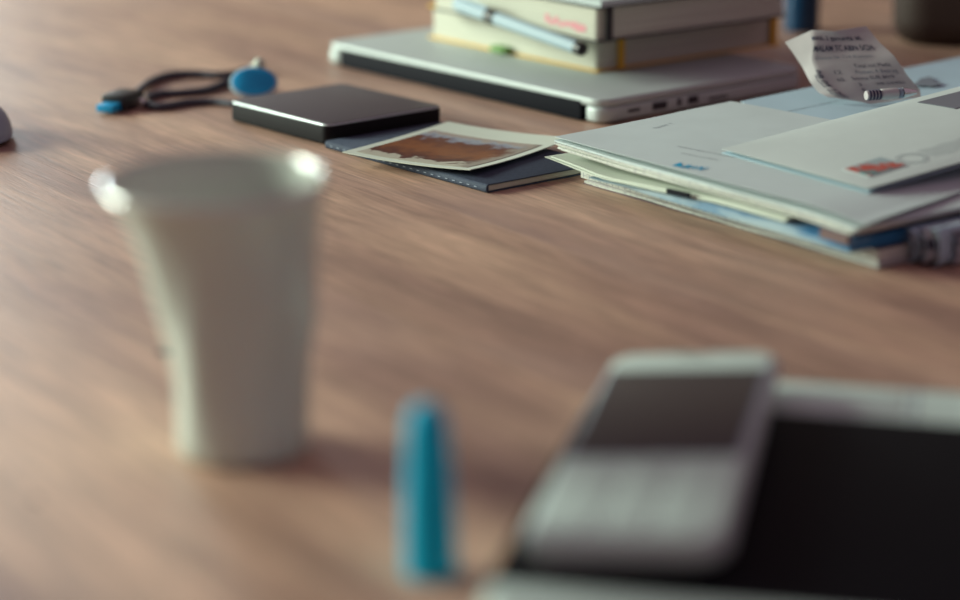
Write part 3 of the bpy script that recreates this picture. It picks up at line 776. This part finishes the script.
decal(c6, SO, zc6, (680, 154), (717, 161), ZT+.0006, .0030, 'Kundenservice Direkt', M['ink_soft'])
decal(c6, SO, zc6, (681, 168), (703, 171), ZT+.0006, .0105, 'R+V', M['ink_blue'], bold=.0004)
# little blue wedge of the logo
a = at(672, 166, ZT+.0006)-SO
bm = bmesh.new(); w_ = at(681, 163, ZT+.0006)-SO; w2 = at(683, 168, ZT+.0006)-SO
for v in (a, w_, w2): v.z = ZT+.0010-zc6
bm.faces.new([bm.verts.new(v) for v in (a, w2, w_)]); link('logo_mark', mesh(bm, 'logo_mark', False), M['ink_blue'], c6)
decal(c6, SO, zc6, (655, 129), (672, 124), ZT+.0005, .003, 'Seite 1', M['ink_soft'])
# 7 envelope
ZE = ZT+.0032
ce = thing('envelope', (SO.x, SO.y, T+ZT+.001), 0, 'white window envelope with red stamp lying on the letters', 'envelope')
EA = at(868, 189, ZE); EB = at(722, 149, ZE); EC = at(1010, 148, ZE)
eu = EB-EA; eu.z = 0; ew = eu.length; eu.normalize(); ev = Vector((eu.y, -eu.x, 0)); ev = ev if ev.y > 0 else -ev
EL = .225; ETILT = .085; print('envelope short', ew)
def EP(x, y, dz=0):
    u = x/ew; v = y/EL
    b = .0030*math.sin(math.pi*min(1, max(0, u)))**.6*math.sin(math.pi*min(1, max(0, v)))**.6
    cur = .0028*sg(1-y/.06)*0
    P = EA+eu*x+ev*y-SO; P.z = (ZE-ZT-.001)+b+dz+ETILT*y; return P
link('front_panel', sheetmesh('front_panel', lambda u, v: EP(u*ew, v*EL), 20, 36, .0003), M['envelope'], ce)
link('back_panel', sheetmesh('back_panel', lambda u, v: (lambda p: Vector((p.x, p.y, p.z-.0022-.0035*math.sin(math.pi*u)*math.sin(math.pi*v))))(EP(u*ew, v*EL)), 10, 16, .0003), M['paper_blue'], ce)
def estuff(nm, x0, x1, y0, y1, mat, dz=.0004, n=8): return link(nm, sheetmesh(nm, lambda u, v: EP(x0+(x1-x0)*u, y0+(y1-y0)*v, dz), n, n, .0002), mat, ce)
def eloc(px, py):
    nn = eu.cross(ev+Vector((0, 0, ETILT))); d = at_plane(px, py, EA+Vector((0, 0, .001)), nn)-EA; return d.dot(eu), d.dot(ev)
sx, sy = eloc(875, 168)
sc = .0105
estuff('stamp', sx-sc, sx+sc, sy-.014, sy+.014, M['paper'], .0004)
def stampmat():
    m = bpy.data.materials.new('stamp_print'); m.use_nodes = True; t = NT(m); b = t.n['Principled BSDF']; b.inputs['Roughness'].default_value = .5
    tc = t.a('ShaderNodeTexCoord'); n = t.a('ShaderNodeTexNoise'); n.inputs['Scale'].default_value = 6; t.l(tc.outputs['Generated'], n.inputs['Vector'])
    sp = t.a('ShaderNodeSeparateXYZ'); t.l(tc.outputs['Generated'], sp.inputs[0])
    ad = t.a('ShaderNodeMath', operation='ADD'); t.l(n.outputs['Fac'], ad.inputs[0]); t.l(sp.outputs['Y'], ad.inputs[1])
    r = t.a('ShaderNodeValToRGB'); e = r.color_ramp.elements; e[0].position = .55; e[0].color = (.10, .22, .22, 1); e[1].position = 1.3/1.0 if False else .98; e[1].color = (.30, .38, .40, 1)
    q = e.new(.68); q.color = (.42, .06, .05, 1); q = e.new(.88); q.color = (.42, .09, .06, 1)
    mm = t.a('ShaderNodeMath', operation='MULTIPLY'); mm.inputs[1].default_value = .85; t.l(ad.outputs[0], mm.inputs[0]); t.l(mm.outputs[0], r.inputs[0]); t.l(r.outputs[0], b.inputs['Base Color']); return m
M['stamp'] = stampmat()
estuff('stamp_picture', sx-sc+.0012, sx+sc-.0012, sy-.0128, sy+.0128, M['stamp'], .0007)
wx, wy = eloc(917, 104)
estuff('address_window', wx-.030, wx, wy, wy+.085, M['window_film'], .0005, 12)
# postmark: rings and wavy lines
px_, py_ = eloc(912, 160)
bm = bmesh.new()
for rr in (.0085, .0068):
    R0 = [bm.verts.new(EP(px_+rr*math.cos(a*math.pi/18), py_+rr*math.sin(a*math.pi/18), .0005)) for a in range(36)]
    R1 = [bm.verts.new(EP(px_+(rr-.0004)*math.cos(a*math.pi/18), py_+(rr-.0004)*math.sin(a*math.pi/18), .0005)) for a in range(36)]
    for k in range(36): bm.faces.new((R0[k], R0[(k+1) % 36], R1[(k+1) % 36], R1[k]))
for j in range(5):
    for k in range(24):
        x = px_-.006+j*.003; y0 = py_+.010+k*.0015; f = lambda y: x+.0009*math.sin(y*420)
        bm.faces.new([bm.verts.new(EP(f(y0), y0, .0005)), bm.verts.new(EP(f(y0)+.0004, y0, .0005)), bm.verts.new(EP(f(y0+.0015)+.0004, y0+.0015, .0005)), bm.verts.new(EP(f(y0+.0015), y0+.0015, .0005))])
link('postmark', mesh(bm, 'postmark', False), M['ink_soft'], ce)
# 8 receipt standing behind the envelope
def receipt():
    base = at(858, 104, ZT+.0008)
    n = Vector((-.10, -1, .42)).normalized()
    cr = thing('receipt', base, 0, 'crumpled till receipt standing up behind the envelope', 'receipt')
    ts = 1.0
    # outline grid in photo coordinates: rows top to bottom, columns left to right
    rows = [[(785, 42), (812, 30), (834, 31), (866, 26)],
            [(791, 50), (815, 42), (843, 42), (879, 42)],
            [(803, 68), (812, 60), (850, 58), (894, 56)],
            [(810, 82), (820, 80), (862, 78), (908, 76)],
            [(818, 92), (835, 94), (872, 94), (920, 90)],
            [(828, 97), (850, 100), (871, 104), (921, 97)]]
    dep = [[-.010, .000, .003, -.004], [-.009, .001, -.001, .000], [-.008, -.002, .000, .003], [-.005, -.001, .000, .001], [-.004, .001, -.001, -.002], [0, 0, 0, 0]]
    G = [[at_plane(x, y, base+n*dd, n)-base for (x, y), dd in zip(r, d)] for r, d in zip(rows, dep)]
    nr, nc = len(G)-1, len(G[0])-1
    def f(u, v, lift=0):
        a = min(max(u, 0), .9999)*nc; b = min(max(v, 0), .9999)*nr; i, j = int(a), int(b); fa, fb = a-i, b-j
        p = G[j][i]*(1-fa)*(1-fb)+G[j][i+1]*fa*(1-fb)+G[j+1][i+1]*fa*fb+G[j+1][i]*(1-fa)*fb
        return p+n*(lift+.0006*noise.noise(p*90))
    link('slip', sheetmesh('slip', lambda u, v: f(u, 1-v), 24, 20, .0002), M['receipt'], cr)
    def line(s, u0, u1, v0, hgt, mat=M['ink'], rot=0, bold=0):
        c = bpy.data.curves.new('t', 'FONT'); c.body = s; c.size = 1; c.resolution_u = 2; c.offset = bold
        o = bpy.data.objects.new('t', c); COL.objects.link(o); dg = bpy.context.evaluated_depsgraph_get(); me = bpy.data.meshes.new_from_object(o.evaluated_get(dg))
        bpy.data.objects.remove(o); bpy.data.curves.remove(c); me.materials.clear(); mx = max(v.co.x for v in me.vertices)
        for v in me.vertices:
            tx = v.co.x/mx; ty = v.co.y
            if rot: u = u0+(u1-u0)*tx*.6+ty*hgt*.9; vv = v0+tx*rot
            else: u = u0+(u1-u0)*tx; vv = v0-ty*hgt
            v.co = f(u, vv, .0005)
        link('printed_text', me, mat, cr)
    line('MAIL 2 gamuntz at', .30, .86, .17, .10, bold=.012)
    line('MALAM TC ABN 5CH', .33, .90, .31, .10, bold=.02)
    line('Datum Nr 114 Kassen', .36, .84, .40, .05, M['ink_soft'])
    line('Total incl MwSt', .66, .93, .50, .055); line('Posten 4 Betrag', .64, .95, .56, .055, M['ink_soft'])
    line('Summe EUR 8419', .58, .90, .62, .055)
    line('12', .46, .53, .55, .05); line('60', .46, .52, .63, .06); line('3', .60, .63, .70, .06); line('8', .60, .63, .77, .06)
    line('08.04 17:22', .31, .37, .50, .09, rot=.42, bold=.02); line('Kasse 04 Bar', .22, .28, .54, .09, rot=.40, bold=.02)
    line('WIR DANKEN', .74, .94, .70, .05); line('0 43', .80, .90, .80, .06); line('||||||||||', .58, .76, .90, .10)
receipt()
# 9 silver pen lying in front of the receipt
def silverpen():
    a = at(866, 96, ZT+.0052); b = at(918, 97, ZT+.0052); a = at(866, 95.5, ZT+.0120); b = at(916, 92, ZT+.0120)
    t = thing('silver_pen', a, 0, 'small silver pen tip with ribbed grip lying before the receipt', 'pen')
    v = b-a
    def seg(nm, s0, s1, r, mat, pr=None):
        bm = bmesh.new(); cyl(bm, v*s0, v*s1, pr or [(0, r*.95), (.06, r), (.94, r), (1, r*.95)]); return link(nm, mesh(bm, nm), mat, t)
    for k in range(4): seg('grip_ring', .04+k*.065, .08+k*.065, .0031, M['ink'])
    seg('grip', 0, .30, .0028, M['receipt']); seg('barrel', .30, .62, .0033, M['frame']); seg('collar', .64, .71, .0031, M['grey_plastic']); seg('tip', .72, 1.0, .003, M['silver'], [(0, .0034), (.3, .0030), (1, .0014)])
silverpen()
# dark print on the back sheet, right
bx = at(927, 82, ZT+.0003)-SO
def blotch():
    bm = bmesh.new(); n = 24
    vs = []
    for k in range(n):
        a = 2*math.pi*k/n; r = 1+.25*math.sin(3*a)+.15*math.sin(5*a+1)
        p = at(927+12*r*math.cos(a), 82+4.5*r*math.sin(a), ZT+.001); vs.append(bm.verts.new(Vector((p.x-SO.x, p.y-SO.y, 0.0068))))
    bm.faces.new(vs); link('printed_emblem', mesh(bm, 'printed_emblem', False), M['ink_soft'], c8)
blotch()
# 10 folded newspapers poking out at the front right corner
def news():
    t = sthing('folded_newspaper', .0003, 'crumpled grey newspaper folds bulging from the front right of the stack', 'newspaper')
    dirv = sv
    k = 0
    specs = [((896, 266), 0.0, .0088, .0085, 0), ((908, 269), 0, .0094, .0065, 1), ((920, 270), 0, .0098, .0090, 2), ((938, 269), 0, .0090, .0100, 3), ((956, 263), 0, .0094, .0100, 4), ((972, 252), 0, .0094, .01, 5)]
    for (px, py), z, r, ln, sd in specs:
        c = at(px, py, 0)-SO; c.z = 0
        for q in range(3):
            rr = r-.0028*q
            def f(u, v, rr=rr, c=c, sd=sd, r=r):
                a = -math.pi*.5+math.pi*1.15*u
                w = 1+.12*math.sin(a*3+sd*2)
                # cross-section: bulge to the left/front along -su? opens to the right
                x = -rr*math.cos(a)*.55*w; zz = r+rr*math.sin(a)*.97
                off = -su*x + sv*(.012+.14*v+.001*math.sin(sd*3+u*4))
                return Vector((c.x+off.x*-1 if False else c.x-su.x*x*-1+sv.x*(.008+.14*v), c.y-su.y*x*-1+sv.y*(.008+.14*v), zz))
            link('fold', sheetmesh('fold', f, 14, 4, .0005), M['news'] if (q+sd) % 2 else M['paper_blue'], t)
news()
